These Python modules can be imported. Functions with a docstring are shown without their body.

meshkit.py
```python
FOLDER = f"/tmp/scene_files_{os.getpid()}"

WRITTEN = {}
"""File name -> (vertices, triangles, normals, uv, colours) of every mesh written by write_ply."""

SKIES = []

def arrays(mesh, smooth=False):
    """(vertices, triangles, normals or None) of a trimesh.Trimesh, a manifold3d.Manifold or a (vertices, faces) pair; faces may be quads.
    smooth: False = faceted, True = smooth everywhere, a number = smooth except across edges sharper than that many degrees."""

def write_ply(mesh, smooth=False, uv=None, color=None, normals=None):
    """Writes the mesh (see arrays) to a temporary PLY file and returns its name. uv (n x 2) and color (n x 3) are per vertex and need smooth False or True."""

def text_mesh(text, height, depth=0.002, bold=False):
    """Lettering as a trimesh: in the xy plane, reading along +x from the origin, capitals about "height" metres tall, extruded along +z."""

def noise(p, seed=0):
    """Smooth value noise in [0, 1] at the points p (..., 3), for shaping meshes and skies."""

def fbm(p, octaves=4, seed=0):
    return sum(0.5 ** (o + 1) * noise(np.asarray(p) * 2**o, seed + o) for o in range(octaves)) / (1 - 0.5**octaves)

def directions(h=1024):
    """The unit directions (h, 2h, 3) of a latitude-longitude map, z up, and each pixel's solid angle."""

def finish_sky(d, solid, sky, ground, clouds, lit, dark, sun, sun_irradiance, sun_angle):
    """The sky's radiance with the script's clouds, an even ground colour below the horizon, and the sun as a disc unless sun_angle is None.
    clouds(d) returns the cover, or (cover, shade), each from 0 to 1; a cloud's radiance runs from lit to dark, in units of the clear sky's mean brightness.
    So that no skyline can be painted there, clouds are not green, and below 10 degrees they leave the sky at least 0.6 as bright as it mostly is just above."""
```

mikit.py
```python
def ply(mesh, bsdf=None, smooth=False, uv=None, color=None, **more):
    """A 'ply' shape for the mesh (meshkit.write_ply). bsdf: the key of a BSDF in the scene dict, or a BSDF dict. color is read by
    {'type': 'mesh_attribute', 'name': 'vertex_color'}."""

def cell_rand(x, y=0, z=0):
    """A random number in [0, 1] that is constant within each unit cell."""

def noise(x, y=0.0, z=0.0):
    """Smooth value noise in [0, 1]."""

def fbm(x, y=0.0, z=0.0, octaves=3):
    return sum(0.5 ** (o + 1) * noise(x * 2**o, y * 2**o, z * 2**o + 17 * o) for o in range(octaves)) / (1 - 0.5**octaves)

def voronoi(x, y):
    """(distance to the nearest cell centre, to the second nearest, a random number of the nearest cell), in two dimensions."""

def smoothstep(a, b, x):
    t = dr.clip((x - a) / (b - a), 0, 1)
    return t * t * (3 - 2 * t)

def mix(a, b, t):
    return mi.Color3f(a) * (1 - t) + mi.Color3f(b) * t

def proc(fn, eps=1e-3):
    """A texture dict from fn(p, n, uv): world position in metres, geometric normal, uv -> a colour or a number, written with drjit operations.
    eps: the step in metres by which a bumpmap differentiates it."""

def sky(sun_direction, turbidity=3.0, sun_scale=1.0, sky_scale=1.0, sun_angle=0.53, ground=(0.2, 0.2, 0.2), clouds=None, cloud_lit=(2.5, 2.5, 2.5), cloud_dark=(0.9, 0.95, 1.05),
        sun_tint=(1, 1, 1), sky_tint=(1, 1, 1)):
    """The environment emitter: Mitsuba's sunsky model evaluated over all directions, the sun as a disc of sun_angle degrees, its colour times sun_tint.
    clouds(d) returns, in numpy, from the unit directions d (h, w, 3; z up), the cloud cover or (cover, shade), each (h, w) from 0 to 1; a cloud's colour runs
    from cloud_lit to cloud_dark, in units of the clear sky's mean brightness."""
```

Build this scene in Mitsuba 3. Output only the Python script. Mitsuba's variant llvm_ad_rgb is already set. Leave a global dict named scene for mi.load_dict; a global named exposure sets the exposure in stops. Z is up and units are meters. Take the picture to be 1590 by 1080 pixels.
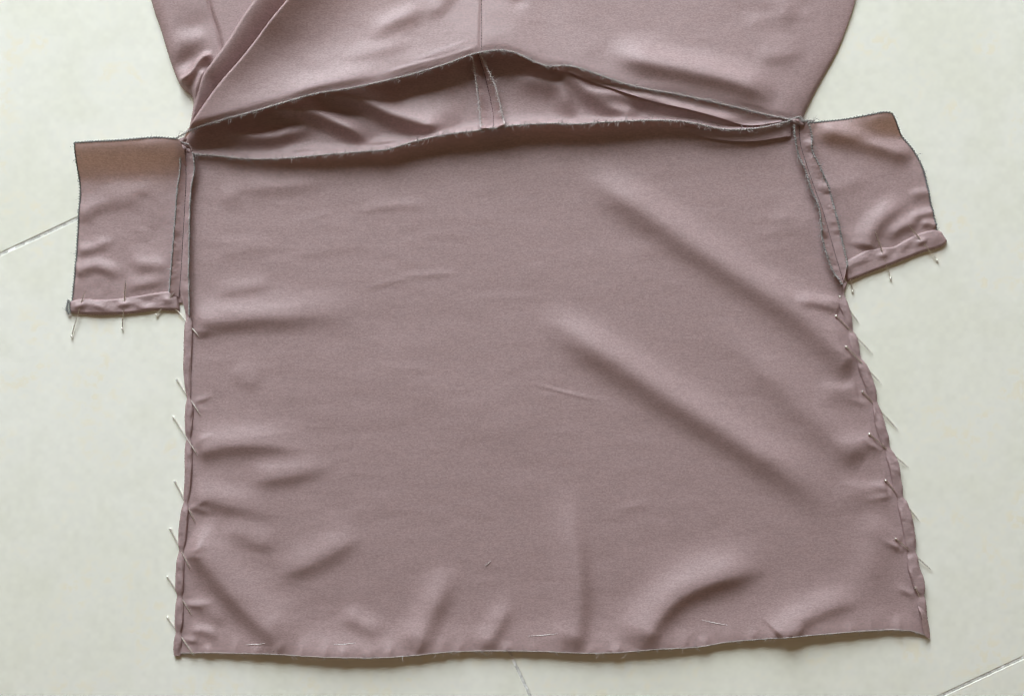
import math, random
import numpy as np, trimesh, mitsuba as mi, mikit, meshkit, shapely
from mikit import proc, noise, fbm, smoothstep, mix, voronoi
from scipy.spatial import cKDTree, Delaunay
T = mi.ScalarTransform4f
rng = np.random.default_rng(7)
random.seed(7)

# ------------------------------------------------------------------ camera, light, exposure
scene, labels = {}, {}
U = 0.0005                                   # the plan below is drawn in half millimetres
CAM = (795, 760, 1.15)                       # the lens hangs over this point of the plan, looking straight down
exposure = 0.58
scene['camera'] = {'type': 'perspective', 'fov': math.degrees(2 * math.atan(795 * U / CAM[2])), 'fov_axis': 'x',
                   'principal_point_offset_y': -(CAM[1] - 540) / 1080.0, 'near_clip': 0.05, 'far_clip': 30.0,
                   'to_world': T().look_at(origin=[0, (540 - CAM[1]) * U, CAM[2]], target=[0, (540 - CAM[1]) * U, 0], up=[0, 1, 0])}
WIN_AT, WIN_TO = (-0.75, 2.95, 1.68), (0, 0.0, 0.0)
scene['window'] = {'type': 'rectangle', 'to_world': T().look_at(origin=WIN_AT, target=WIN_TO, up=[0, 0, 1]) @ T().scale([1.15, 1.12, 1]),
                   'bsdf': {'type': 'diffuse', 'reflectance': {'type': 'rgb', 'value': [0.5, 0.5, 0.5]}},
                   'emitter': {'type': 'area', 'radiance': {'type': 'rgb', 'value': [9.5, 10.3, 10.8]}}}
labels['window'] = {'label': 'bright daylit window beyond the top of the picture', 'category': 'window'}
scene['room_light'] = {'type': 'constant', 'radiance': {'type': 'rgb', 'value': [0.115, 0.083, 0.053]}}

# ------------------------------------------------------------------ materials
def rgb(*c): return {'type': 'rgb', 'value': list(c)}

def cloth_colour(a, b):
    a, b = np.array(a), np.array(b)
    def fn(p, n, uv):
        g = 0.8 * (noise(p.x * 900, p.y * 1700, 3.0) - 0.5) + 0.4 * (fbm(p.x * 240, p.y * 1100, 6.0, 2) - 0.5)
        h = fbm(p.x * 70, p.y * 160, 9.0, 3) - 0.5
        return mix(a.tolist(), b.tolist(), 0.5) * (1 + 0.31 * g + 0.06 * h)
    return proc(fn)
def cloth_bump(p, n, uv):
    return 0.00014 * fbm(p.x * 800, p.y * 1500, p.z * 700, 2) + 0.00005 * fbm(p.x * 70, p.y * 330, 4.0, 2)
def cloth(a, b, rough=0.57, through=0.32):
    c, glow = cloth_colour(a, b), cloth_colour((0.44, 0.25, 0.18), (0.46, 0.27, 0.19))
    thin = {'type': 'principledthin', 'base_color': glow, 'roughness': 0.6, 'diff_trans': 1.5}
    face = {'type': 'twosided', 'bsdf': {'type': 'principled', 'base_color': c, 'roughness': rough, 'specular': 0.75, 'sheen': 0.6}}
    return {'type': 'bumpmap', 'arbitrary': proc(cloth_bump, 2e-4), 'scale': 1.0, 'bsdf': {'type': 'blendbsdf', 'weight': through, 'bsdf_a': face, 'bsdf_b': thin}}
scene['cloth'] = cloth((0.337, 0.247, 0.257), (0.347, 0.257, 0.269))

def thread_mat(c, amp=0.5, f=1500):
    c = list(c)
    return {'type': 'twosided', 'bsdf': {'type': 'principled', 'base_color': proc(lambda p, n, uv: mi.Color3f(c) * (1 - amp / 2 + amp * noise(p.x * f, p.y * f, p.z * f))), 'roughness': 0.7, 'sheen': 0.4}}
scene['serging_thread'] = thread_mat((0.16, 0.165, 0.165), 0.9)
scene['grey_thread'] = thread_mat((0.30, 0.30, 0.295), 1.2)
scene['pale_thread'] = thread_mat((0.33, 0.305, 0.295), 1.2)
scene['stitch_thread'] = thread_mat((0.46, 0.42, 0.41), 1.2)
scene['seam_thread'] = thread_mat((0.12, 0.075, 0.075))
scene['white_thread'] = thread_mat((0.62, 0.58, 0.57))
scene['steel'] = {'type': 'roughconductor', 'material': 'Ag', 'alpha': 0.24}

def tile_colour(p, n, uv):
    x, y = p.x, p.y
    big = fbm(x * 9 + 3, y * 9, 1.0, 4)
    mid = fbm(x * 38, y * 38 + 7, 2.0, 4)
    fine = fbm(x * 210, y * 210, 4.0, 3)
    c = mix((0.685, 0.69, 0.605), (0.725, 0.73, 0.67), smoothstep(0.3, 0.7, big * 0.55 + mid * 0.45))
    c = mix(c, (0.69, 0.64, 0.485), 0.55 * smoothstep(0.50, 0.78, mid) * smoothstep(0.40, 0.75, fine))
    return c * (0.955 + 0.09 * fine)
def tile_bump(p, n, uv):
    return 0.00006 * fbm(p.x * 120, p.y * 120, 0.0, 3) + 0.00003 * noise(p.x * 600, p.y * 600)
scene['porcelain'] = {'type': 'bumpmap', 'arbitrary': proc(tile_bump, 5e-4), 'scale': 1.0,
                      'bsdf': {'type': 'principled', 'base_color': proc(tile_colour), 'roughness': 0.22, 'specular': 0.5}}
def grout_colour(p, n, uv):
    g = fbm(p.x * 420, p.y * 420, 1.0, 3)
    chips = smoothstep(0.62, 0.70, fbm(p.x * 160 + 5, p.y * 160, 3.0, 3))
    return mix(mix((0.45, 0.45, 0.425), (0.60, 0.605, 0.57), smoothstep(0.3, 0.6, g)), (0.85, 0.86, 0.86), chips)
scene['grout_mix'] = {'type': 'diffuse', 'reflectance': proc(grout_colour)}

# ------------------------------------------------------------------ helpers
def W(uv, z_mm):
    uv = np.asarray(uv, float)
    return np.column_stack([(uv[:, 0] - 795) * U, (540 - uv[:, 1]) * U, np.broadcast_to(np.asarray(z_mm, float), len(uv)) / 1000.0])

def curve(pts, step=2.0, closed=False):
    """A smooth curve through the points (rows of 2 or more numbers), sampled about every step."""
    p = np.asarray(pts, float)
    if closed: p = np.vstack([p[-2:], p, p[:3]])
    else: p = np.vstack([2 * p[0] - p[1], p, 2 * p[-1] - p[-2]])
    out = []
    for i in range(1, len(p) - 2):
        n = max(1, int(np.linalg.norm(p[i + 1, :2] - p[i, :2]) / step))
        t = (np.arange(n) / n)[:, None]
        k = [np.maximum(np.linalg.norm(p[j + 1, :2] - p[j, :2]), 1e-6) for j in (i - 1, i, i + 1)]
        m0 = ((p[i] - p[i - 1]) / k[0] + (p[i + 1] - p[i]) / k[1]) / 2 * k[1]
        m1 = ((p[i + 1] - p[i]) / k[1] + (p[i + 2] - p[i + 1]) / k[2]) / 2 * k[1]
        out.append((2 * t**3 - 3 * t**2 + 1) * p[i] + (t**3 - 2 * t**2 + t) * m0 + (-2 * t**3 + 3 * t**2) * p[i + 1] + (t**3 - t**2) * m1)
    if not closed: out.append(p[-2:-1])
    return np.vstack(out)

def ss(x): x = np.clip(x, 0, 1); return x * x * (3 - 2 * x)

class Line:
    """Signed distance to a curve (positive on the right of its run, seen from above) and the place along it."""
    def __init__(self, pts, step=2.0):
        self.c = curve(pts, step); self.p = self.c[:, :2]
        self.t = np.gradient(self.p, axis=0); self.t /= np.linalg.norm(self.t, axis=1, keepdims=True)
        seg = np.r_[0, np.cumsum(np.linalg.norm(np.diff(self.p, axis=0), axis=1))]
        self.s, self.length, self.tree = seg, seg[-1], cKDTree(self.p)
    def at(self, q):
        _, i = self.tree.query(q)
        d = q - self.p[i]
        t = self.t[i]
        return t[:, 0] * d[:, 1] - t[:, 1] * d[:, 0], np.clip(self.s[i] + (d * t).sum(1), 0, self.length), i
    def extra(self, i, k=2): return self.c[i, k]

def fold(pts, amp, wl, wr, ends=(0.35, 0.35), shape='gauss'):
    """A crease of the cloth: height amp (mm), half-widths left and right of its run."""
    ln = Line(pts)
    lo, hi = ln.p.min(0) - 3.2 * max(wl, wr), ln.p.max(0) + 3.2 * max(wl, wr)
    def f(q):
        h = np.zeros(len(q))
        m = np.all((q > lo) & (q < hi), axis=1)
        if not m.any(): return h
        d, s, _ = ln.at(q[m])
        w = np.where(d < 0, wl, wr)
        e = ss(s / max(ends[0] * ln.length, 1e-6)) * ss((ln.length - s) / max(ends[1] * ln.length, 1e-6))
        x = np.abs(d) / w
        h[m] = amp * e * (np.exp(-x * x) if shape == 'gauss' else np.exp(-(np.sqrt(x * x + 0.04) - 0.2) * 1.2))
        return h
    return f

def bump(u, v, amp, ru, rv, turn=0.0):
    c, s = math.cos(math.radians(turn)), math.sin(math.radians(turn))
    def f(q):
        x, y = q[:, 0] - u, q[:, 1] - v
        return amp * np.exp(-((x * c + y * s) / ru) ** 2 - ((-x * s + y * c) / rv) ** 2)
    return f

def ripples(amp, fu, fv, seed=0, octaves=3):
    def f(q): return amp * (meshkit.fbm(np.column_stack([q[:, 0] * fu, q[:, 1] * fv, q[:, 0] * 0 + seed]), octaves, seed) - 0.5)
    return f

def total(*fs):
    def f(q):
        h = np.zeros(len(q))
        for g in fs: h = h + (g(q) if callable(g) else g)
        return h
    return f

def sheet(outline, height, step=3.0, edge_step=None):
    """A piece of cloth: the outline filled with small triangles at the given heights."""
    poly = shapely.Polygon(np.asarray(outline)[:, :2]).buffer(0)
    if poly.geom_type != 'Polygon': poly = max(poly.geoms, key=lambda g: g.area)
    ring = np.array(poly.exterior.segmentize(edge_step or step).coords)[:-1]
    a, b, c, d = poly.bounds
    gu, gv = np.meshgrid(np.arange(a, c, step), np.arange(b, d, step * 0.87))
    gu[1::2] += step / 2
    g = np.column_stack([gu.ravel(), gv.ravel()])
    g = g[shapely.contains_xy(poly.buffer(-0.55 * step), g[:, 0], g[:, 1])]
    q = np.vstack([ring, g])
    tri = Delaunay(q).simplices
    m = q[tri].mean(1)
    tri = tri[shapely.contains_xy(poly.buffer(0.02), m[:, 0], m[:, 1])]
    e1, e2 = q[tri[:, 1]] - q[tri[:, 0]], q[tri[:, 2]] - q[tri[:, 0]]
    area = e1[:, 0] * e2[:, 1] - e1[:, 1] * e2[:, 0]
    tri = tri[np.abs(area) > 1e-3]; area = area[np.abs(area) > 0] if False else (q[tri[:, 1]] - q[tri[:, 0]])[:, 0] * (q[tri[:, 2]] - q[tri[:, 0]])[:, 1] - (q[tri[:, 1]] - q[tri[:, 0]])[:, 1] * (q[tri[:, 2]] - q[tri[:, 0]])[:, 0]
    tri[area > 0] = tri[area > 0][:, ::-1]              # the plan runs downwards: turn the faces up
    return trimesh.Trimesh(W(q, height(q)), tri, process=False)

def tube(path, radius, sides=6, caps=True):
    """A round tube along the path (metres)."""
    p = np.asarray(path, float); n = len(p)
    r = np.broadcast_to(np.asarray(radius, float), n)
    t = np.gradient(p, axis=0); t /= np.maximum(np.linalg.norm(t, axis=1, keepdims=True), 1e-12)
    up = np.array([0.13, 0.21, 0.97])
    a = np.cross(t, up); a /= np.maximum(np.linalg.norm(a, axis=1, keepdims=True), 1e-9)
    b = np.cross(t, a)
    th = np.arange(sides) * 2 * math.pi / sides
    v = (p[:, None] + r[:, None, None] * (a[:, None] * np.cos(th)[None, :, None] + b[:, None] * np.sin(th)[None, :, None])).reshape(-1, 3)
    i, j = np.meshgrid(np.arange(n - 1), np.arange(sides), indexing='ij')
    k = (j + 1) % sides
    f = np.stack([i * sides + j, i * sides + k, (i + 1) * sides + k, (i + 1) * sides + j], -1).reshape(-1, 4)
    f = np.vstack([f[:, [0, 1, 2]], f[:, [0, 2, 3]]])
    if caps:
        v = np.vstack([v, p[:1], p[-1:]])
        jj = np.arange(sides); kk = (jj + 1) % sides
        f = np.vstack([f, np.stack([kk, jj, jj * 0 + n * sides], 1), np.stack([(n - 1) * sides + jj, (n - 1) * sides + kk, jj * 0 + n * sides + 1], 1)])
    return trimesh.Trimesh(v, f, process=False)

def add(key, mesh, mat, smooth=True, label=None, kind=None):
    n, k = 1, key
    while k in scene: k = f'{key}_{n:03d}'; n += 1
    scene[k] = mikit.ply(mesh, mat, smooth=smooth)
    d = {}
    if label: d['label'] = label
    if kind: d['kind'] = kind
    if d: labels[k] = d
    return k

def serging(key, pts, height, mat='serging_thread', pitch=4.4, rad=1.8, thick=0.72, fray=0.0, core=0.8, flip=1, label=None):
    """An overlocked raw edge: a thread wound round the edge of the cloth, with a few loose ends."""
    c = curve(pts, 0.5)[:, :2]
    s = np.r_[0, np.cumsum(np.linalg.norm(np.diff(c, axis=0), axis=1))]
    n = int(s[-1] / (pitch / 10))
    x = np.linspace(0, s[-1], n)
    uv = np.column_stack([np.interp(x, s, c[:, 0]), np.interp(x, s, c[:, 1])])
    z = height(uv) if callable(height) else np.interp(x, s, np.interp(np.linspace(0, 1, len(s)), np.linspace(0, 1, len(height)), height))
    w = W(uv, z)
    t = np.gradient(w, axis=0); t /= np.maximum(np.linalg.norm(t, axis=1, keepdims=True), 1e-12)
    a = np.cross(t, [0, 0, 1.0]); b = np.cross(a, t)
    ph = 2 * math.pi * x / pitch + 1.2 * (meshkit.fbm(np.column_stack([x * 0.11, x * 0, x * 0]), 2, 5) - 0.5) * 4
    rr = rad * U * (0.75 + 0.6 * meshkit.noise(np.column_stack([x * 0.23, x * 0, x * 0]), 3))
    coil = w + a * (np.cos(ph) * rr)[:, None] + b * (np.sin(ph) * rr * 0.75)[:, None]
    ms = [tube(coil, thick * U, 5, False)]
    k = slice(None, None, 8)
    ms.append(tube(w[k], core * U, 5, False))
    nf = int(fray * s[-1])
    for _ in range(nf):
        i = int(rng.integers(0, n)); L = rng.uniform(2.5, 9) * U
        d = a[i] * rng.normal(0, 1) + t[i] * rng.normal(0, 0.7) + np.array([0, 0, 1]) * rng.uniform(-0.1, 0.6)
        d /= np.linalg.norm(d)
        e = np.cross(d, rng.normal(size=3)) * 0.5
        q = np.linspace(0, 1, 5)[:, None]
        ms.append(tube(w[i] + d * q * L + e * q * q * L, np.linspace(0.34, 0.2, 5) * U, 3, False))
    return add(key, trimesh.util.concatenate(ms), mat, True, label)

def hem_roll(pts, pinches, seed, zlow=0.35):
    """A narrow double-folded hem: rows of centre u, v, half-width, thickness (mm); pinched where a pin runs through."""
    c = curve(pts, 1.2)
    p = c[:, :2]
    t = np.gradient(p, axis=0); t /= np.linalg.norm(t, axis=1, keepdims=True)
    nrm = np.column_stack([-t[:, 1], t[:, 0]])
    s = np.r_[0, np.cumsum(np.linalg.norm(np.diff(p, axis=0), axis=1))]
    hw, th = c[:, 2].copy(), c[:, 3] * 1.0
    for v in pinches:
        g = np.exp(-((p[:, 1] - v) / 7.0) ** 2)
        hw *= 1 - 0.34 * g; th *= 1 - 0.16 * g
    sides = 26
    ang = np.arange(sides) * 2 * math.pi / sides
    verts = []
    for i in range(len(p)):
        cx, sx = np.cos(ang), np.sin(ang)
        x = np.sign(cx) * np.abs(cx) ** 0.62
        y = np.sign(sx) * np.abs(sx) ** 0.62
        o = np.column_stack([s[i] * 0.075 + 0 * ang, 1.3 * x, 1.3 * y])
        r = (meshkit.fbm(o * [1, 1, 1], 3, seed) - 0.5)
        uv = p[i] + nrm[i] * (x * hw[i] * (1 + 0.22 * r))[:, None]
        z = zlow + th[i] * (0.5 + 0.5 * y) * (1 + 0.6 * r * (y > -0.2))
        verts.append(W(uv, np.maximum(z, 0.2)))
    n = len(p)
    v = np.vstack(verts)
    i, j = np.meshgrid(np.arange(n - 1), np.arange(sides), indexing='ij')
    k = (j + 1) % sides
    f = np.stack([i * sides + j, i * sides + k, (i + 1) * sides + k, (i + 1) * sides + j], -1).reshape(-1, 4)
    f = np.vstack([f[:, [0, 1, 2]], f[:, [0, 2, 3]]])
    m = trimesh.Trimesh(v, f, process=False)
    if m.vertex_normals[:, 2][v[:, 2] > 0.003].mean() < 0: m.invert()
    return m

# ------------------------------------------------------------------ the floor: large polished tiles
AX, NX = np.array([0.9067, -0.4217]), np.array([0.4217, 0.9067])      # along and across the joints, in plan units
N0, T0, TILE, GAP = 358.2, 291.0, 1237.0, 4.6
def tile_mesh(t0, n0):
    a, b = t0 + GAP / 2, t0 + TILE - GAP / 2
    c, d = n0 + GAP / 2, n0 + TILE - GAP / 2
    rows = []
    def ring(inset, z):
        q = np.array([[a + inset, c + inset], [b - inset, c + inset], [b - inset, d - inset], [a + inset, d - inset]])
        return W(q[:, :1] * AX + q[:, 1:] * NX, z)
    v = np.vstack([ring(0, -8.0), ring(0, -0.40), ring(0.4, -0.12), ring(1.0, 0.0)])
    f = []
    for k in range(3):
        for j in range(4):
            f.append([4 * k + j, 4 * k + (j + 1) % 4, 4 * k + 4 + (j + 1) % 4, 4 * k + 4 + j])
    f.append([12, 13, 14, 15])
    m = trimesh.Trimesh(v, np.vstack([[[q[0], q[2], q[1]], [q[0], q[3], q[2]]] for q in f]), process=False)
    return m
scene['floor'] = mikit.ply(trimesh.Trimesh(W(np.array([[-2600, -2600], [4200, -2600], [4200, 3700], [-2600, 3700]]), -0.55), [[0, 2, 1], [0, 3, 2]], process=False), 'grout_mix')
labels['floor'] = {'kind': 'structure', 'label': 'cream polished tile floor with narrow pale joints'}
for i in (-2, -1, 0, 1):
    for j in (-2, -1, 0, 1):
        add('floor__tile', tile_mesh(T0 + i * TILE, N0 + j * TILE), 'porcelain', False)

# ------------------------------------------------------------------ the garment: edges on the plan (u, v, height in mm)
FRONT = [(278, 220, 10), (305, 209, 15), (350, 197, 19), (404, 183, 20), (444, 171, 20), (494, 157, 20), (544, 149, 20), (593, 139, 20), (643, 125, 17.0), (691, 110, 15.8), (739, 94, 17.3), (761, 90, 17.3), (780, 89, 17.3), (800, 93, 17.3), (829, 106, 16.6), (849, 112, 15.8), (878, 111, 15.1), (899, 115, 15.1), (929, 125, 14.4), (958, 135, 13.7), (998, 145, 13.0), (1047, 153, 12.2), (1097, 163, 11.5), (1147, 174, 10.1), (1197, 185, 8.6), (1234, 191, 7.2)]
LOW = [(285, 241.3, 5.3), (313.3, 243.3, 6.2), (348.3, 246.4, 7.0), (383.3, 250.4, 7.9), (453.4, 250.5, 10.6), (522.3, 244.6, 12.3), (562.3, 241.6, 12.3), (602.3, 238.7, 13.2), (642.2, 227.7, 14.1), (692.2, 216.8, 15.0), (741.1, 210.9, 15.8), (761.1, 207.9, 15.8), (800.0, 202.9, 15.8), (858.9, 199.9, 15.8), (888.9, 200.9, 15.8), (957.7, 196.9, 15.8), (1037.7, 194.8, 14.1), (1076.6, 198.7, 13.2), (1116.6, 206.7, 12.3), (1156.6, 206.6, 11.4), (1186.6, 202.6, 10.6), (1229.7, 190.4, 7.9)]
LEFT = [(288, 217, 12), (316, 179, 17), (347, 139, 21), (379, 104, 24), (408, 68, 26), (428, 43, 28), (450, 17, 29), (536, -95, 30)]
BAND = [(296, 198, 7), (300, 175, 9), (308, 146, 12), (318, 121, 15), (331, 105, 18), (348, 83, 19), (363, 62, 20), (380, 35, 21), (395, 15, 22), (447, -62, 24)]
RIGHT = [(1243, 192, 4), (1251, 172, 4), (1273, 128, 5), (1297, 84, 6), (1315, 39, 7), (1326, 5, 7), (1347, -105, 7)]
front, low, left, band, right = (Line(x) for x in (FRONT, LOW, LEFT, BAND, RIGHT))

def edge_at(ln, q):
    """(distance above the edge line in the plan, height of the edge) by columns of the plan."""
    return np.interp(q[:, 0], ln.p[:, 0], ln.p[:, 1]) - q[:, 1], np.interp(q[:, 0], ln.p[:, 0], ln.c[:, 2])
def tent(ln, base, w, columns=True):
    """The cloth climbs from a base height to the height of an edge line."""
    def f(q):
        if columns: d, e = edge_at(ln, q)
        else:
            d, s, i = ln.at(q); e = ln.c[i, 2]
        x = np.abs(d) / w
        return (e - base) * np.exp(-(np.sqrt(x * x + 0.02) - 0.1414))
    return f

# ---- back panel: the large piece lying on the floor
BASE = 2.0
G = {}
body_folds = [
    # left side, pulled in by the pins
    fold([(292, 505), (345, 498), (400, 493), (450, 491), (520, 488), (580, 490)], 3.9, 26, 17, (0.1, 0.65)),
    fold([(360, 570), (382, 588), (405, 602)], 1.0, 20, 14),
    fold([(298, 704), (340, 693), (380, 689), (420, 690), (460, 696), (505, 704)], 3.9, 26, 16, (0.12, 0.6)),
    fold([(378, 748), (420, 741), (455, 735), (488, 727), (530, 716)], 2.8, 22, 15, (0.3, 0.5)),
    fold([(292, 770), (325, 774), (358, 782), (400, 789), (450, 798)], 3.2, 24, 15, (0.1, 0.6)),
    fold([(284, 838), (320, 868), (362, 918), (405, 962), (440, 992), (462, 1012)], 7.0, 36, 21, (0.12, 0.25)),
    fold([(345, 820), (395, 836), (435, 852)], 1.8, 22, 14),
    fold([(420, 892), (460, 881), (500, 864), (532, 846), (565, 822)], 3.0, 24, 16),
    fold([(290, 930), (330, 950), (350, 975)], 1.6, 14, 12), fold([(288, 985), (315, 978), (345, 990)], 1.8, 9, 8),
    fold([(525, 948), (560, 966), (600, 985)], 2.4, 16, 14),
    fold([(705, 868), (684, 920), (662, 968), (640, 1012)], 4.6, 14, 22, (0.4, 0.05)) if False else fold([(640, 1014), (662, 968), (684, 920), (705, 868)], 4.8, 24, 18, (0.2, 0.5)),
    fold([(748, 1012), (764, 985), (780, 955), (792, 918)], 3.2, 18, 14, (0.25, 0.5)),
    fold([(886, 1014), (896, 960), (897, 900), (888, 830), (872, 740)], 6.0, 28, 18, (0.12, 0.55)),
    
    fold([(992, 1010), (1016, 962), (1050, 926), (1100, 902), (1150, 888), (1205, 878)], 7.4, 34, 19, (0.14, 0.35)),
    fold([(1208, 992), (1240, 962), (1290, 940), (1350, 926)], 4.0, 26, 15, (0.05, 0.4)),
    bump(1350, 878, 2.6, 26, 60, 10), bump(1395, 950, -1.0, 20, 24),
    # long diagonals from the neck to the right side
    fold([(895, 250), (930, 283), (982, 320), (1039, 358), (1109, 406), (1170, 444), (1231, 484), (1290, 535), (1335, 580)], 6.0, 28, 24, (0.22, 0.06)),
    fold([(1225, 468), (1262, 470), (1303, 480)], 2.8, 12, 9, (0.4, 0.05)),
    fold([(835, 478), (900, 528), (960, 566), (1012, 601), (1075, 641), (1140, 681), (1200, 721), (1260, 766), (1310, 815)], 6.8, 28, 25, (0.2, 0.3)),
    fold([(1105, 492), (1170, 560), (1230, 619), (1280, 668), (1345, 716)], 3.2, 30, 24, (0.4, 0.1)),
    fold([(1330, 602), (1305, 607), (1262, 600)], 1.8, 22, 12, (0.05, 0.5)), fold([(1358, 680), (1330, 690), (1280, 688)], 1.7, 22, 12, (0.05, 0.5)),
    fold([(1376, 755), (1345, 760), (1290, 750)], 1.7, 22, 12, (0.05, 0.5)), fold([(1400, 838), (1375, 826), (1330, 800)], 1.3, 20, 12, (0.05, 0.5)),
    fold([(1190, 330), (1230, 350), (1275, 360)], 0.9, 24, 20),
    # faint waves of the upper left
    fold([(350, 292), (400, 290), (450, 287), (520, 274)], 1.8, 26, 14), fold([(450, 348), (490, 338), (530, 329)], 0.3, 7, 6),
    fold([(340, 310), (380, 300)], 1.0, 16, 14), fold([(420, 400), (500, 392), (600, 380)], 0.3, 12, 9), fold([(560, 452), (600, 440), (645, 434)], 0.35, 6, 5),
    fold([(330, 395), (370, 388), (420, 380)], 0.6, 18, 12), fold([(325, 455), (380, 448), (430, 440)], 1.2, 14, 11),
    fold([(540, 330), (600, 322), (680, 318)], 0.5, 9, 7), fold([(610, 430), (660, 428), (720, 424)], 0.35, 6, 5),
    fold([(812, 590), (850, 602), (900, 615), (955, 624)], 0.45, 2.6, 2.6, (0.4, 0.4)), fold([(960, 790), (985, 785), (1010, 784)], 0.25, 6, 5),
    fold([(660, 640), (760, 650), (850, 690)], 0.8, 40, 40), fold([(560, 560), (640, 590), (700, 640)], 0.7, 40, 40),
    ripples(1.0, 1 / 170, 1 / 120, 3, 2), ripples(0.5, 1 / 75, 1 / 28, 5, 2), ripples(0.22, 1 / 40, 1 / 11, 8, 2),
]
BOTTOM = [(1438, 986), (1410, 978), (1340, 978), (1300, 981), (1250, 985), (1190, 990), (1130, 995), (1080, 1003), (1020, 1006), (960, 1011), (900, 1012), (850, 1010), (800, 1009), (740, 1009), (690, 1011), (640, 1016), (590, 1019), (540, 1019), (480, 1017), (430, 1014), (380, 1013), (330, 1012), (279, 1013)]
bottom = Line(BOTTOM)
r2 = np.random.default_rng(31)
u = 300.0
while u < 1410:                                # small puckers where the bottom edge was overlocked
    i = int(np.argmin(np.abs(bottom.p[:, 0] - u)))
    b0 = bottom.p[i]
    L = r2.uniform(14, 34); lean = r2.uniform(-2, 14)
    body_folds.append(fold([tuple(b0 + [0, 3]), tuple(b0 + [lean * 0.5, -L / 2]), tuple(b0 + [lean, -L])], r2.uniform(0.4, 1.5), r2.uniform(6, 11), r2.uniform(5, 7), (0.01, 0.7)))
    u += r2.uniform(22, 44)
r3 = np.random.default_rng(77)
for x, y in [(302, 512), (300, 626), (298, 690), (296, 786), (290, 861), (288, 934), (287, 990)]:      # sharp pulls that start at the pins
    for k in range(2):
        a, L = r3.uniform(-0.55, 0.45), r3.uniform(26, 60)
        body_folds.append(fold([(x, y + 5 * k), (x + L * 0.5 * math.cos(a), y + 5 * k + L * 0.5 * math.sin(a) + r3.uniform(-2, 2)), (x + L * math.cos(a), y + 5 * k + L * math.sin(a))], r3.uniform(0.4, 1.1), r3.uniform(4, 6), r3.uniform(3.5, 5), (0.02, 0.75)))
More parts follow.
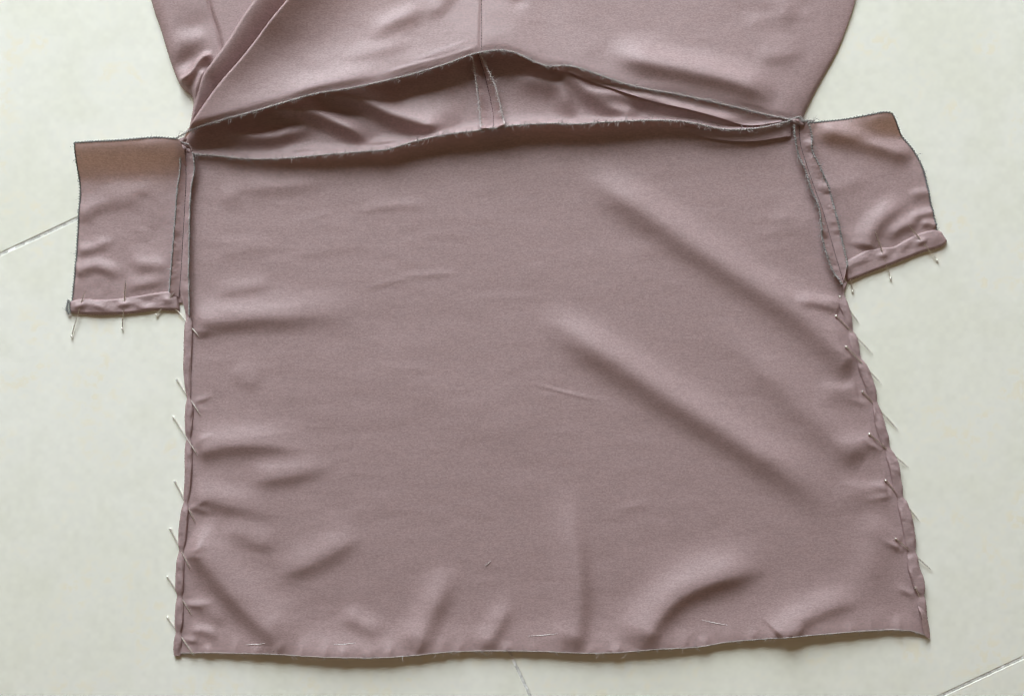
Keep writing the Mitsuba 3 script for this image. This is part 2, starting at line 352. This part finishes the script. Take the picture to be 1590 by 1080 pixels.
for x, y in [(1306, 470), (1313, 512), (1322, 556), (1348, 623), (1369, 695), (1385, 764), (1402, 850), (1418, 922)]:
    for k in range(2):
        a, L = math.pi + r3.uniform(-0.3, 0.7), r3.uniform(24, 56)
        body_folds.append(fold([(x, y + 5 * k), (x + L * 0.5 * math.cos(a), y + 5 * k + L * 0.5 * math.sin(a) + r3.uniform(-2, 2)), (x + L * math.cos(a), y + 5 * k + L * math.sin(a))], r3.uniform(0.4, 1.0), r3.uniform(4, 6), r3.uniform(3.5, 5), (0.02, 0.75)))
def lift(q):                                   # the bottom edge stands a little off the floor
    d, s, i = bottom.at(q)
    uu = q[:, 0]
    e = 2.2 + 3.4 * np.exp(-((uu - 560) / 130) ** 2) + 2.2 * np.exp(-((uu - 960) / 120) ** 2) + 2.4 * np.exp(-((uu - 1270) / 90) ** 2)
    return e * np.exp(-(np.abs(d) / 36) ** 2) * ss((uu - 280) / 60) * ss((1440 - uu) / 40)
SIDE_L = [(288, 240), (290, 300), (287, 380), (284, 450), (290, 500), (292, 560), (294, 620), (293, 700), (294, 745), (290, 800), (284, 870), (280, 940), (279, 1013)]
SIDE_R = [(1229, 189), (1238, 240), (1262, 290), (1282, 350), (1299, 420), (1309, 470), (1324, 530), (1340, 590), (1358, 640), (1374, 690), (1392, 750), (1406, 820), (1418, 880), (1428, 930), (1438, 986)]
side_l, side_r = Line(SIDE_L), Line(SIDE_R)
def calm(q):                                   # folds die out at the weighted side hems and under the neck edge
    a = np.abs(side_l.at(q)[0]); b = np.abs(side_r.at(q)[0]); c = np.abs(low.at(q)[0])
    return (0.25 + 0.75 * ss(a / 26)) * (0.25 + 0.75 * ss(b / 26)) * (0.35 + 0.65 * ss(c / 60))
neck_tent = tent(low, BASE, 9)
low_folds = [fold([(1070, 224), (1150, 226), (1226, 214)], 1.6, 9, 4, (0.3, 0.05)), ripples(1.6, 1 / 60, 1 / 120, 11, 2)]
inner_sum, low_sum = total(*body_folds), total(*low_folds)
def body_h(q): return BASE + 0.2 + np.maximum(inner_sum(q) * calm(q), -1.6) + neck_tent(q) + lift(q) + low_sum(q) * np.exp(-np.abs(low.at(q)[0]) / 45)
outline = np.vstack([low.p, side_r.p, bottom.p, side_l.p[::-1]])
add('garment__back_panel', sheet(outline, body_h, 2.6), 'cloth', label='wide mauve back panel lying flat with soft diagonal folds')
labels['garment'] = {'label': 'mauve dress being sewn, lying wrong side out on the tiles with its side hems pinned', 'category': 'dress'}
serging('garment__back_panel__serged_edge', BOTTOM, lambda q: body_h(q) + 0.1, 'pale_thread', 2.6, 0.8, 0.36, 0.16, 0.5)

# ---- side hems of the back panel
HL = [(295, 488, 5, 3.0), (294, 515, 6.5, 4.2), (293, 545, 6.6, 4.4), (292, 580, 5.8, 4.0), (294, 615, 4.5, 3.6), (295, 640, 6.5, 4.2), (294, 662, 6.0, 4.0), (294, 684, 5.4, 3.6), (294, 710, 6.0, 4.2), (293, 745, 5.4, 4.2), (290, 778, 5.2, 3.6), (288, 795, 6.0, 4.2), (285, 825, 6.6, 4.4), (283, 853, 5.4, 3.6), (281, 880, 6.4, 4.4), (280, 905, 6.6, 4.4), (280, 924, 5.8, 3.8), (279, 960, 6.5, 4.4), (278, 984, 6.0, 3.8), (277, 1000, 6.5, 3.6), (276, 1017, 5.2, 2.6)]
HR = [(a, b, c * 1.18, d * 1.12) for a, b, c, d in [(1311, 437, 3.4, 2.4), (1307, 452, 3.6, 3.0), (1307, 467, 5.4, 3.6), (1314, 490, 5.4, 3.8), (1319, 510, 4.6, 3.2), (1324, 530, 6.0, 4.0), (1329, 552, 5.4, 3.6), (1338, 570, 6.4, 4.0), (1350, 602, 6.4, 4.2), (1357, 625, 5.0, 3.4), (1366, 662, 6.4, 4.2), (1376, 694, 5.6, 3.4), (1386, 722, 6.6, 4.2), (1394, 762, 6.0, 3.6), (1405, 802, 7.6, 4.4), (1414, 852, 7.0, 3.8), (1417, 880, 7.8, 4.4), (1424, 903, 7.8, 4.4), (1428, 922, 6.6, 4.0), (1430, 940, 5.6, 3.4), (1433, 958, 4.4, 2.4)]]
add('garment__back_panel__hem', hem_roll(HL, [492, 618, 680, 780, 854, 925, 981], 3), 'cloth')
add('garment__back_panel__hem', hem_roll(HR, [458, 514, 560, 626, 696, 772, 856, 925], 9), 'cloth')

# the right hem ends in an open, unpinned tip
tip = curve([(1424, 938), (1434, 942), (1439, 960), (1442, 990), (1434, 986), (1429, 972), (1427, 955)], 1.0, True)
def tip_h(q): return 1.0 + 6.2 * np.clip((1441 - q[:, 0] + (q[:, 1] - 960) * 0.12) / 13, 0, 1) ** 0.8 * ss((q[:, 1] - 930) / 24)
add('garment__back_panel__hem', sheet(tip, tip_h, 1.2), 'cloth')

# ---- inner side of the neck opening, seen between its two edges
INNER_TOP = [(281, 220), (297, 199), (345, 170), (450, 146), (560, 118), (650, 96), (739, 66), (800, 68), (860, 84), (940, 96), (1050, 120), (1150, 146), (1238, 178)]
inner_folds = [
    fold([(470, 148), (515, 152), (560, 160), (614, 184), (665, 200), (712, 214)], 11.0, 20, 12, (0.2, 0.2)),
    fold([(400, 182), (440, 175), (490, 181), (533, 199), (585, 222)], 10.0, 17, 11, (0.2, 0.25)),
    fold([(345, 196), (372, 212), (420, 216), (470, 204), (500, 196)], 6.5, 14, 10, (0.25, 0.35)),
    fold([(430, 240), (480, 234), (520, 236)], 2.0, 7, 5), fold([(560, 226), (590, 222), (640, 218)], 2.0, 6, 6),
    fold([(600, 150), (660, 170), (730, 190)], 3.0, 20, 16), fold([(790, 130), (830, 128), (868, 140), (880, 165), (884, 195)], 6.0, 12, 16, (0.3, 0.3)),
    fold([(862, 112), (885, 122), (913, 147), (950, 172), (990, 192)], 8.0, 16, 14, (0.15, 0.15)),
    fold([(900, 136), (960, 152), (1010, 160), (1080, 180), (1160, 200)], 8.0, 12, 12, (0.2, 0.15)), fold([(960, 185), (1020, 178), (1080, 188)], 2.0, 10, 8),
    ripples(1.6, 1 / 60, 1 / 40, 21, 2), ripples(0.5, 1 / 14, 1 / 30, 23, 2)]
inner_all, inner_tent = total(*inner_folds), tent(low, 1.2, 7)
def inner_h(q):
    d = np.abs(edge_at(low, q)[0])
    return 1.2 + inner_tent(q) + inner_all(q) * (0.3 + 0.7 * ss(d / 24)) * ss((np.abs(front.at(q)[0]) + 30) / 40 if False else 1.0)
def clipped_inner(q):
    f = np.abs(front.at(q)[0]); cap = front.c[front.at(q)[2], 2] - 2.5
    under = front.at(q)[0] < 4
    h = inner_h(q)
    return np.where(under, np.minimum(h, cap), h)
add('garment__inner_panel', sheet(np.vstack([curve(INNER_TOP), low.p[::-1]]), clipped_inner, 2.2), 'cloth')
serging('garment__inner_panel__serged_edge', [p[:2] for p in LOW], [p[2] + 0.4 for p in LOW] if False else (lambda q: low.c[low.at(q)[2], 2] + 0.4), 'pale_thread', 4.2, 1.5, 0.62, 0.8, 0.8)
# a flap of the neck allowance turned down at the right
flap = curve([(1060, 202), (1110, 209), (1156, 209), (1226, 194)])
flap2 = curve([(1226, 214), (1160, 223), (1100, 218), (1060, 205)])
add('garment__seam_allowance', sheet(np.vstack([flap, flap2]), lambda q: body_h(q) + 1.0 + 0.05 * low.at(q)[0], 2.0), 'cloth')

# ---- facing strip hanging inside the front edge at the right
fac_low = [(858, 112), (896, 124), (931, 137), (966, 150), (1001, 161), (1080, 180), (1162, 199), (1210, 194)]
fl = Line(fac_low)
def facing_h(q):
    a = np.abs(front.at(q)[0]); b = np.abs(fl.at(q)[0])
    t = a / np.maximum(a + b, 1e-6)
    return (front.c[front.at(q)[2], 2] - 0.3) * (1 - t) + t * (inner_h(q) + 3.0)
fr_part = front.p[(front.p[:, 0] > 858) & (front.p[:, 0] < 1212)]
add('garment__facing', sheet(np.vstack([fr_part, fl.p[::-1]]), facing_h, 2.0), 'cloth')

# ---- front panel with its folds
front_folds = [
    fold([(570, 70), (605, 48), (640, 30), (668, 12)], 2.6, 14, 14), fold([(655, 40), (690, 10), (715, -30)], 2.0, 18, 12),
    fold([(935, 86), (1000, 105), (1060, 117), (1130, 133), (1205, 160)], 7.0, 24, 17, (0.25, 0.2)),
    fold([(1150, 34), (1200, 22), (1245, 30)], 2.2, 24, 16), fold([(1165, 96), (1210, 90), (1255, 76)], 1.6, 24, 14),
    bump(805, 12, -1.5, 12, 9), bump(1185, 22, -2.2, 26, 14),
    fold([(440, 168), (520, 140), (600, 120)], 2.0, 18, 12), fold([(520, 104), (590, 88), (650, 70)], 1.2, 14, 12),
    fold([(585, 130), (650, 110), (738, 86)], 0.7, 2.5, 2.5, (0.3, 0.05)), fold([(620, 126), (680, 108), (740, 90)], 0.7, 2.2, 2.2, (0.3, 0.02)),
    fold([(640, 104), (690, 92), (734, 80)], 0.6, 2.5, 2.5), fold([(655, 96), (700, 84), (732, 72)], 0.5, 2.5, 2.5),
    fold([(747, 104), (747, 60), (749, 0), (750, -90)], -1.3, 2.2, 2.2, (0.05, 0.01)),
    ripples(2.4, 1 / 130, 1 / 110, 41, 2), ripples(0.7, 1 / 50, 1 / 26, 43, 3)]
front_all, front_tent = total(*front_folds), tent(front, 2.0, 130)
left_tent = tent(left, 2.0, 56, False)
def front_h(q):
    dr, sr, ir = right.at(q)
    roll = np.clip(np.abs(dr) / 46, 0, 1)
    roll = np.sqrt(np.maximum(1 - (1 - roll) ** 2, 0))
    df, ef = edge_at(front, q)
    h = 2.5 + (np.maximum(front_tent(q), 0) ** 2.2 + np.maximum(left_tent(q), 0) ** 2.2) ** (1 / 2.2) + front_all(q) * (0.2 + 0.8 * ss(np.abs(df) / 12))
    edge = np.exp(-(np.abs(df) / 5) ** 2)
    h = h * (1 - edge) + ef * edge
    rl = np.sqrt(np.maximum(1 - (1 - np.clip(np.abs(left.at(q)[0]) / 6, 0, 1)) ** 2, 0))
    h = 4.5 + (h - 4.5) * rl                                                  # and so does the panel over it
    return right.c[ir, 2] * 0.35 + (h - right.c[ir, 2] * 0.35) * roll
add('garment__front_panel', sheet(np.vstack([left.p[::-1], front.p, right.p]), front_h, 2.8), 'cloth', label='front panel pulled up towards the top, with a centre seam and rolled right side')
serging('garment__front_panel__serged_edge', [p[:2] for p in FRONT], lambda q: front.c[front.at(q)[2], 2] + 0.3, 'pale_thread', 4.2, 1.4, 0.6, 0.7, 0.8)
stitches = []
for y in np.arange(-60, 92, 5.2):
    q = np.array([[748.2 + 0.4 * math.sin(y), y], [747.8, y + 1.7], [748.2, y + 3.3]])
    stitches.append(tube(W(q, front_h(q) + 0.25), 0.6 * U, 5))
add('garment__front_panel__stitching', trimesh.util.concatenate(stitches), 'seam_thread', kind='stuff')

# ---- the rolled fold beside it and the side piece beneath
def band_h(q):
    a, _, i = band.at(q); b = np.abs(left.at(q)[0]); a = np.abs(a)
    t = a / np.maximum(a + b, 1e-6)
    top = band.c[i, 2]
    h = top * (1 - 0.6 * np.clip(t, 0, 1) ** 2.2) + 1.0 * np.sin(np.pi * np.clip(t, 0, 1) ** 0.7)
    r = np.sqrt(np.maximum(1 - (1 - np.clip(a / 9, 0, 1)) ** 2, 0))          # the fold rolls under along its left side
    return 1.5 + (h - 1.5) * r
add('garment__side_fold', sheet(np.vstack([band.p, left.p[::-1]]), band_h, 2.0), 'cloth')
SIDE = [(231, -20), (240, 18), (250, 46), (262, 86), (275, 122), (281, 134), (300, 154), (301, 170), (296, 199), (303, 186), (330, 140), (352, 105), (372, 70), (396, 30), (430, -30), (425, -100), (215, -100)]
side_folds = [fold([(277, 132), (292, 128), (304, 118), (313, 104), (324, 95), (334, 96)], 6.0, 5.5, 7, (0.15, 0.1)), bump(290, 100, -4.0, 26, 13, -35), bump(305, 46, -1.2, 26, 15, -20), fold([(268, 60), (300, 68), (330, 60)], 1.4, 16, 16),
              fold([(302, 190), (304, 165), (314, 132), (326, 108)], 5.0, 6, 6, (0.1, 0.2)), ripples(0.9, 1 / 70, 1 / 60, 51, 2)]
side_all = total(*side_folds)
side_ring = shapely.Polygon(curve(SIDE[:9])[:, :2]).exterior if False else None
side_left = Line([(215, -100), (231, -20), (240, 18), (250, 46), (262, 86), (275, 122), (281, 134), (300, 154), (301, 170), (296, 199)])
def side_h(q):
    d = np.abs(side_left.at(q)[0])
    r = np.sqrt(np.maximum(1 - (1 - np.clip(d / 20, 0, 1)) ** 2, 0))
    seam = Line([(325, -60), (327, 8), (334, 35), (341, 54), (345, 72)]).at(q)[0]
    return 1.2 + (7.0 + side_all(q) - 1.8 * np.exp(-(seam / 1.7) ** 2) + 1.6 * ss(seam / -3 if False else (-seam) / 8)) * r
add('garment__side_panel', sheet(np.vstack([curve(SIDE, 2)]), side_h, 2.0), 'cloth')

# ---- centre back seam inside the opening: two pressed-open allowances
SC = [(742, 84, 0), (751, 112, 0), (759, 144, 0), (766, 180, 0), (766, 208, 0)]
def key_seam(k): return k + '__stitching'
def allowance(key, seam, edge, base, raise_mm, mat='cloth', ripple=1.0, seed=0, fray=0.1, thread='grey_thread', rad=1.6, groove=False):
    a, b = Line([x[:2] for x in seam]), Line([x[:2] for x in edge])
    def h(q):
        da, db = np.abs(a.at(q)[0]), np.abs(b.at(q)[0])
        t = da / np.maximum(da + db, 1e-6)
        w = meshkit.fbm(np.column_stack([q[:, 0] * 0.05, q[:, 1] * 0.075, q[:, 0] * 0 + seed]), 3, seed) - 0.5
        return base(q) + 0.5 + raise_mm * t ** 1.3 * (1 + 0.6 * w) + ripple * w * np.sin(np.pi * np.clip(t, 0, 1) * 0.8)
    k = add(key, sheet(np.vstack([a.p, b.p[::-1]]), h, 1.5), mat)
    serging(k + '__serged_edge' if k.count('__') < 2 else k, [x[:2] for x in edge], lambda q: h(q) + 0.2, thread, 4.2, rad * 0.8, 0.58, fray, 0.6)
    t = seam if groove else []
    if t: add(key_seam(k), tube(W(a.p, np.maximum(h(a.p), 0.3) + 0.1), 0.55 * U, 5), 'seam_thread')
    return h
allowance('garment__seam_allowance', SC, [(734, 92), (737, 112), (742, 150), (745, 180), (747, 208)], inner_h, 5.0, seed=61, thread='stitch_thread', fray=0.5, rad=1.9, groove=True)
allowance('garment__seam_allowance', SC, [(745, 86), (757, 112), (769, 140), (777, 170), (784, 206)], inner_h, 7.0, seed=67, thread='stitch_thread', fray=0.7, rad=2.1)

# ---- sleeves
def sleeve(key, outline, base, folds, label, edge_r=0.0):
    f = total(*folds)
    def h(q): return base(q) + f(q)
    return add(key, sheet(outline, h, 2.2), 'cloth', label=label), h
SL_OUT = [(126, 230), (160, 228), (200, 226), (250, 222), (286, 224), (292, 240), (292, 300), (288, 380), (282, 455), (283, 470), (200, 476), (112, 478), (114, 466), (117, 430), (120, 395), (123, 345), (126, 300), (124.5, 268)]
lo_top = Line([(120, 229), (200, 226), (286, 223)])
def sl_base(q):                                    # its upper end stands up off the floor
    d = np.maximum(lo_top.at(q)[0], 0)
    return 2.0 + 15.0 * (1 - ss(d / 62)) ** 1.25
k_l, sl_h = sleeve('garment__sleeve', np.array(SL_OUT, float), sl_base, [
    fold([(122, 345), (150, 322), (190, 312), (235, 310)], 1.8, 14, 12, (0.15, 0.4)), fold([(122, 392), (150, 384), (185, 368)], 1.8, 10, 9, (0.1, 0.5)),
    fold([(118, 425), (140, 416), (165, 418), (190, 436)], 2.4, 12, 9, (0.1, 0.4)), fold([(200, 415), (235, 412), (270, 416)], 2.2, 14, 12), fold([(190, 448), (230, 440), (270, 428)], 1.6, 12, 9),
    fold([(140, 300), (190, 296), (260, 290)], 1.0, 14, 12), ripples(1.3, 1 / 60, 1 / 40, 71, 3), ripples(0.4, 1 / 14, 1 / 14, 73, 2)], 'left sleeve with dark overlocked edges and a pinned hem')
SR_OUT = [(1232, 192), (1262, 193), (1300, 190), (1340, 185), (1368, 181), (1378, 182), (1386, 193), (1400, 215), (1420, 240), (1432, 265), (1440, 300), (1450, 345), (1454, 364), (1420, 372), (1380, 388), (1345, 402), (1312, 416), (1303, 410), (1292, 370), (1277, 320), (1255, 270), (1242, 230)]
ro_top = Line([(1225, 194), (1300, 190), (1372, 180), (1400, 178)])
def sr_base(q):
    d = np.maximum(ro_top.at(q)[0], 0)
    return 2.2 + (3.0 + 8.0 * ss((q[:, 0] - 1290) / 80)) * (1 - ss(d / 40))
k_r, sr_h = sleeve('garment__sleeve', np.array(SR_OUT, float), sr_base, [
    fold([(1258, 205), (1300, 212), (1350, 226), (1420, 248)], 5.0, 16, 13, (0.2, 0.2)), fold([(1342, 392), (1352, 360), (1380, 330), (1420, 306)], 4.0, 18, 14, (0.1, 0.5)),
    fold([(1372, 376), (1395, 356), (1430, 342)], 3.0, 12, 9), fold([(1448, 330), (1430, 334), (1405, 340)], 2.2, 8, 7, (0.05, 0.5)), fold([(1446, 300), (1430, 300), (1405, 308)], 1.4, 9, 7, (0.05, 0.5)),
    fold([(1452, 352), (1438, 348), (1425, 352)], 2.2, 6, 6, (0.05, 0.4)), fold([(1262, 282), (1300, 290), (1350, 280)], 1.2, 20, 16), ripples(1.2, 1 / 60, 1 / 40, 81, 2), ripples(0.35, 1 / 14, 1 / 14, 83, 2)], 'right sleeve with a wavy overlocked end and a pinned hem')
SLE = [(113, 470), (117, 430), (120, 395), (123, 345), (126, 300), (124.5, 268), (126, 230), (160, 228), (200, 226), (250, 222), (284, 224)]
serging(k_l + '__serged_edge', SLE[:7], lambda q: sl_h(q) + 0.1, 'serging_thread', 4.4, 1.5, 0.62, 0.06, 0.7)
serging(k_l + '__serged_edge', SLE[6:], lambda q: sl_h(q) + 0.1, 'serging_thread', 4.4, 1.5, 0.62, 0.06, 0.7)
serging(k_r + '__serged_edge', SR_OUT[:6], lambda q: sr_h(q) + 0.1, 'serging_thread', 4.4, 1.4, 0.6, 0.06, 0.7)
serging(k_r + '__serged_edge', SR_OUT[5:13], lambda q: sr_h(q) + 0.1, 'serging_thread', 4.4, 1.4, 0.6, 0.06, 0.7)

def flat_hem(key, outline, base, thick, folds, rim=4.0):
    poly = shapely.Polygon(outline); ring = poly.exterior
    f = total(*folds)
    def h(q):
        d = np.minimum(shapely.distance(ring, shapely.points(q)), rim) / rim
        r = np.sqrt(np.maximum(1 - (1 - d) ** 2, 0))
        return 0.4 + (base(q) + thick + f(q) - 0.4) * (0.12 + 0.88 * r)
    add(key, sheet(np.asarray(outline), h, 1.5), 'cloth')
    return h
HEM_L = curve([(109, 468), (125, 464), (165, 465), (200, 461), (240, 455), (262, 452), (277, 453)], 3)[:, :2]
HEM_L2 = curve([(280, 483), (245, 482), (205, 487), (160, 489), (128, 488), (110, 486)], 3)[:, :2]
hl_h = flat_hem(k_l + '__hem', np.vstack([HEM_L, HEM_L2]), lambda q: 1.6 + 0 * q[:, 0], 1.9, [
    bump(128, 475, 2.0, 9, 5, -20), bump(195, 473, 2.0, 12, 5, -10), bump(262, 466, 1.6, 9, 6), bump(160, 478, 1.0, 20, 8), bump(232, 468, -0.9, 10, 8, 30), bump(178, 474, -0.9, 10, 7), bump(118, 476, 0.7, 6, 8),
    fold([(205, 466), (225, 478), (245, 476)], 1.0, 6, 5), fold([(132, 472), (150, 474), (170, 482)], 0.8, 5, 5), ripples(1.3, 1 / 22, 1 / 14, 91, 3)])
HEM_R = curve([(1305, 409), (1325, 398), (1345, 388), (1365, 385), (1385, 383), (1405, 372), (1430, 361), (1452, 357), (1461, 360)], 3)[:, :2]
HEM_R2 = curve([(1470, 374), (1466, 380), (1430, 393), (1390, 409), (1350, 424), (1315, 438)], 3)[:, :2]
hr_h = flat_hem(k_r + '__hem', np.vstack([HEM_R, HEM_R2]), lambda q: 1.6 + 0 * q[:, 0], 2.1, [
    bump(1315, 416, 1.8, 7, 9), bump(1369, 397, 2.0, 8, 6, -20), bump(1428, 377, 2.0, 8, 5, -20), fold([(1312, 412), (1330, 408), (1352, 398)], 0.8, 6, 5), bump(1400, 384, 1.0, 12, 8, -20), bump(1385, 394, -0.8, 8, 8), bump(1412, 386, -0.9, 7, 7), bump(1450, 370, 0.8, 10, 8), ripples(1.3, 1 / 24, 1 / 16, 97, 3)])
serging(k_l + '__serged_edge', [(108, 466), (106, 474), (105, 482), (109, 488)], lambda q: 2.6 + 0 * q[:, 0], 'serging_thread', 3.2, 1.6, 0.6, 0.1, 1.2)
serging(k_l + '__serged_edge', [(111, 468), (110, 478), (112, 487)], lambda q: 4.2 + 0 * q[:, 0], 'serging_thread', 3.2, 1.0, 0.5, 0.05, 0.7)

# ---- armhole seams: pressed-open allowances with serged edges
def over_l(q): return np.maximum(np.where(q[:, 0] < side_l.p[side_l.at(q)[2], 0], sl_h(q) - 0.8 * 0, body_h(q)) * 0 + 2.6 + 4.0 * np.exp(-np.maximum(q[:, 1] - 235, 0) / 40), 0)
LS = [(290, 238), (291, 270), (288, 330), (285, 380), (282, 430), (279, 462)]
allowance('garment__seam_allowance', LS, [(283, 240), (284, 262), (278, 300), (275, 340), (271, 390), (267, 440), (266, 456)], over_l, 3.6, groove=True, seed=101, fray=0.1, rad=1.6)
allowance('garment__seam_allowance', LS[:5] + [(281, 450), (288, 480), (294, 492)], [(304, 242), (306, 262), (300, 300), (298, 340), (297, 390), (296.5, 440), (297, 470), (297, 492)], over_l, 4.6, seed=103, fray=0.1, rad=1.6)
def over_r(q): return 3.0 + 4.5 * np.exp(-np.maximum(q[:, 1] - 190, 0) / 26)
RS = [(1238, 194), (1241, 225), (1250, 255), (1262, 290), (1275, 325), (1288, 370), (1298, 405), (1308, 438)]
allowance('garment__seam_allowance', RS, [(1229, 200), (1231, 222), (1236, 243), (1248, 270), (1256, 296), (1268, 325), (1272, 360), (1279, 395), (1291, 425), (1305, 445)], over_r, 4.6, groove=True, seed=107, fray=0.6, ripple=1.8, rad=1.6)
allowance('garment__seam_allowance', RS, [(1249, 192), (1256, 210), (1258, 236), (1270, 262), (1283, 292), (1292, 325), (1301, 360), (1308, 392), (1312, 412), (1311, 420)], over_r, 3.4, seed=109, fray=0.25, ripple=1.8)
# knots of bunched allowance at both corners
def knot(key, blobs, mat, seed):
    ms = []
    for u0, v0, z, ru, rv, rz, turn in blobs:
        m = trimesh.creation.icosphere(subdivisions=3)
        v = m.vertices * (1 + 0.35 * (meshkit.fbm(m.vertices * 1.7 + u0, 3, seed) - 0.5))[:, None]
        c, s = math.cos(math.radians(turn)), math.sin(math.radians(turn))
        x, y = v[:, 0] * ru, v[:, 1] * rv
        uv = np.column_stack([u0 + x * c - y * s, v0 + x * s + y * c])
        ms.append(trimesh.Trimesh(W(uv, z + v[:, 2] * rz), m.faces[:, ::-1], process=False))
    return add(key, trimesh.util.concatenate(ms), mat)
knot('garment__seam_knot', [(286, 224, 9, 9, 4.5, 3, -35), (284, 237, 8, 9, 5, 3.2, -20), (292, 229, 9, 8, 3, 2.5, 35), (297, 238, 7, 7, 3.5, 3, 60), (300, 247, 6, 4, 8, 2.6, 10)], 'cloth', 5)
knot('garment__seam_knot', [(1232, 193, 9, 8, 4, 3, 15), (1240, 196, 8, 6, 4, 2.6, 50)], 'cloth', 8)
serging('garment__seam_knot_001__serged_edge', [(1222, 193), (1230, 189), (1238, 188), (1243, 193), (1252, 192), (1262, 192)], lambda q: 11.5 - np.abs(q[:, 0] - 1234) * 0.12, 'pale_thread', 2.2, 1.6, 0.5, 0.9, 0.8)
serging('garment__seam_knot__serged_edge', [(281, 222), (289, 227), (299, 230)], lambda q: 11.5 + 0 * q[:, 0], 'pale_thread', 2.4, 1.0, 0.45, 0.2, 0.7)

# ---- hand basting along the bottom and machine stitches on the left hem
for a, b in [((383, 999), (414, 997)), ((519, 999), (553, 996)), ((820, 986), (865, 982)), ((1089, 961), (1128, 969))]:
    q = np.column_stack([np.linspace(a[0], b[0], 12), np.linspace(a[1], b[1], 12) + 0.8 * np.sin(np.linspace(0, 3.1, 12))])
    add('garment__back_panel__basting_stitch', tube(W(q, body_h(q) + 0.2), np.r_[np.linspace(0.2, 0.62, 6), np.linspace(0.62, 0.3, 6)] * U, 6), 'white_thread')
st = []
for y in np.arange(515, 612, 4.4):
    x = np.interp(y, [515, 560, 612], [299.5, 297.5, 297])
    q = np.array([[x, y], [x + 0.3, y + 1.4], [x, y + 2.6]])
    st.append(tube(W(q, np.array([2.9, 3.1, 2.9])), 0.45 * U, 5))
add('garment__back_panel__stitching', trimesh.util.concatenate(st), 'pale_thread', kind='stuff')

# ------------------------------------------------------------------ loose thread
q = curve([(754, 877), (758, 874), (760, 872), (762, 870.5)], 0.8)[:, :2]
scene['loose_thread'] = mikit.ply(tube(W(q, body_h(q) + 0.5), np.linspace(0.7, 0.4, len(q)) * U, 5), 'white_thread', smooth=True)
labels['loose_thread'] = {'label': 'tiny white snip of thread lying on the lower middle of the mauve cloth', 'category': 'thread'}

# ------------------------------------------------------------------ pins
def pin(point, head, z_point, z_head, label, group, rad=0.98):
    n = 0; k = 'dressmaking_pin'
    while k + '__shaft' in scene: n += 1; k = f'dressmaking_pin_{n:03d}'
    a, b = W([head], z_head)[0], W([point], z_point)[0]
    t = np.linspace(0, 1, 12)[:, None]
    path = a + (b - a) * t
    r = np.full(12, rad * U); r[-2:] = np.array([0.7, 0.15]) * rad * U
    scene[k + '__shaft'] = mikit.ply(tube(path, r, 8), 'steel', smooth=40)
    d = (b - a) / np.linalg.norm(b - a)
    h = trimesh.creation.icosphere(subdivisions=2, radius=1.95 * U)
    h.vertices *= [1, 1, 0.85]
    h.apply_translation(a - d * 0.4 * U)
    scene[k + '__head'] = mikit.ply(h, 'steel', smooth=True)
    labels[k] = {'label': label, 'category': 'pin', 'group': group}
OR = ['topmost', 'second', 'third', 'fourth', 'fifth', 'sixth', 'lowest']
GL, GR, GS = 'pins through the left side hem', 'pins through the right side hem', 'pins through the sleeve hems'
def bh(p): return float(body_h(np.array([p], float))[0])
for i, (hd, pt) in enumerate([((275, 481), (311, 524)), ((275.5, 590), (313.8, 646)), ((270, 648), (308.7, 707)), ((272.5, 748), (304.6, 811)), ((265, 821), (298, 884)), ((260.5, 895), (300, 954.5)), ((261, 958.5), (305.5, 1019.5))]):
    where = {0: 'topmost steel pin of the left side hem, below the left sleeve hem', 6: 'lowest steel pin of the left side hem, its point past the bottom edge', 2: 'third steel pin from the top of the left side hem, close below the second'}.get(i, f'{OR[i]} steel pin from the top of the left side hem, slanting onto the cloth')
    pin(pt, hd, max(bh(pt), 2.0) + 1.3, 1.25 if i else 2.0, where, GL)
for i, (hd, pt) in enumerate([((1303, 462), (1329, 499)), ((1297, 492), (1350, 546)), ((1311, 540), (1364, 592.5)), ((1338, 609), (1389, 663)), ((1348, 674.5), (1407, 723)), ((1374, 746), (1423.5, 806)), ((1389, 836), (1443, 882)), ((1419, 912), (1430, 938))]):
    where = {0: 'topmost steel pin of the right side hem, just below the right sleeve hem', 7: 'lowest pin of the right side hem, only its round head showing'}.get(i, f'{(OR[:6] + ["seventh", ""])[i]} steel pin from the top of the right side hem, slanting onto the tile')
    zh = bh(hd) + 1.1
    pt = (pt[0] + 5, pt[1] + 4.5)
    pin(pt, hd, 1.3 if i < 7 else 2.0, zh if i < 7 else 5.0, where, GR, 0.85)
for hd, pt, zh, zp, where in [((112, 522), (134.8, 452.6), 1.6, 5.4, 'pin through the left sleeve hem nearest its outer end'), ((190.5, 510.5), (198.4, 434.5), 1.6, 5.8, 'nearly upright pin in the middle of the left sleeve hem'), ((244, 489), (273, 455), 1.8, 5.2, 'short slanting pin at the inner end of the left sleeve hem'),
                         ((1323, 452), (1307, 382), 1.6, 7.2, 'pin through the right sleeve hem beside the armhole seam'), ((1382, 432), (1355.7, 361), 1.6, 7.0, 'pin in the middle of the right sleeve hem'), ((1454, 404), (1407, 352), 1.6, 7.0, 'pin through the right sleeve hem nearest its outer end')]:
    pin(pt, hd, zp, zh, where, GS, 0.9)
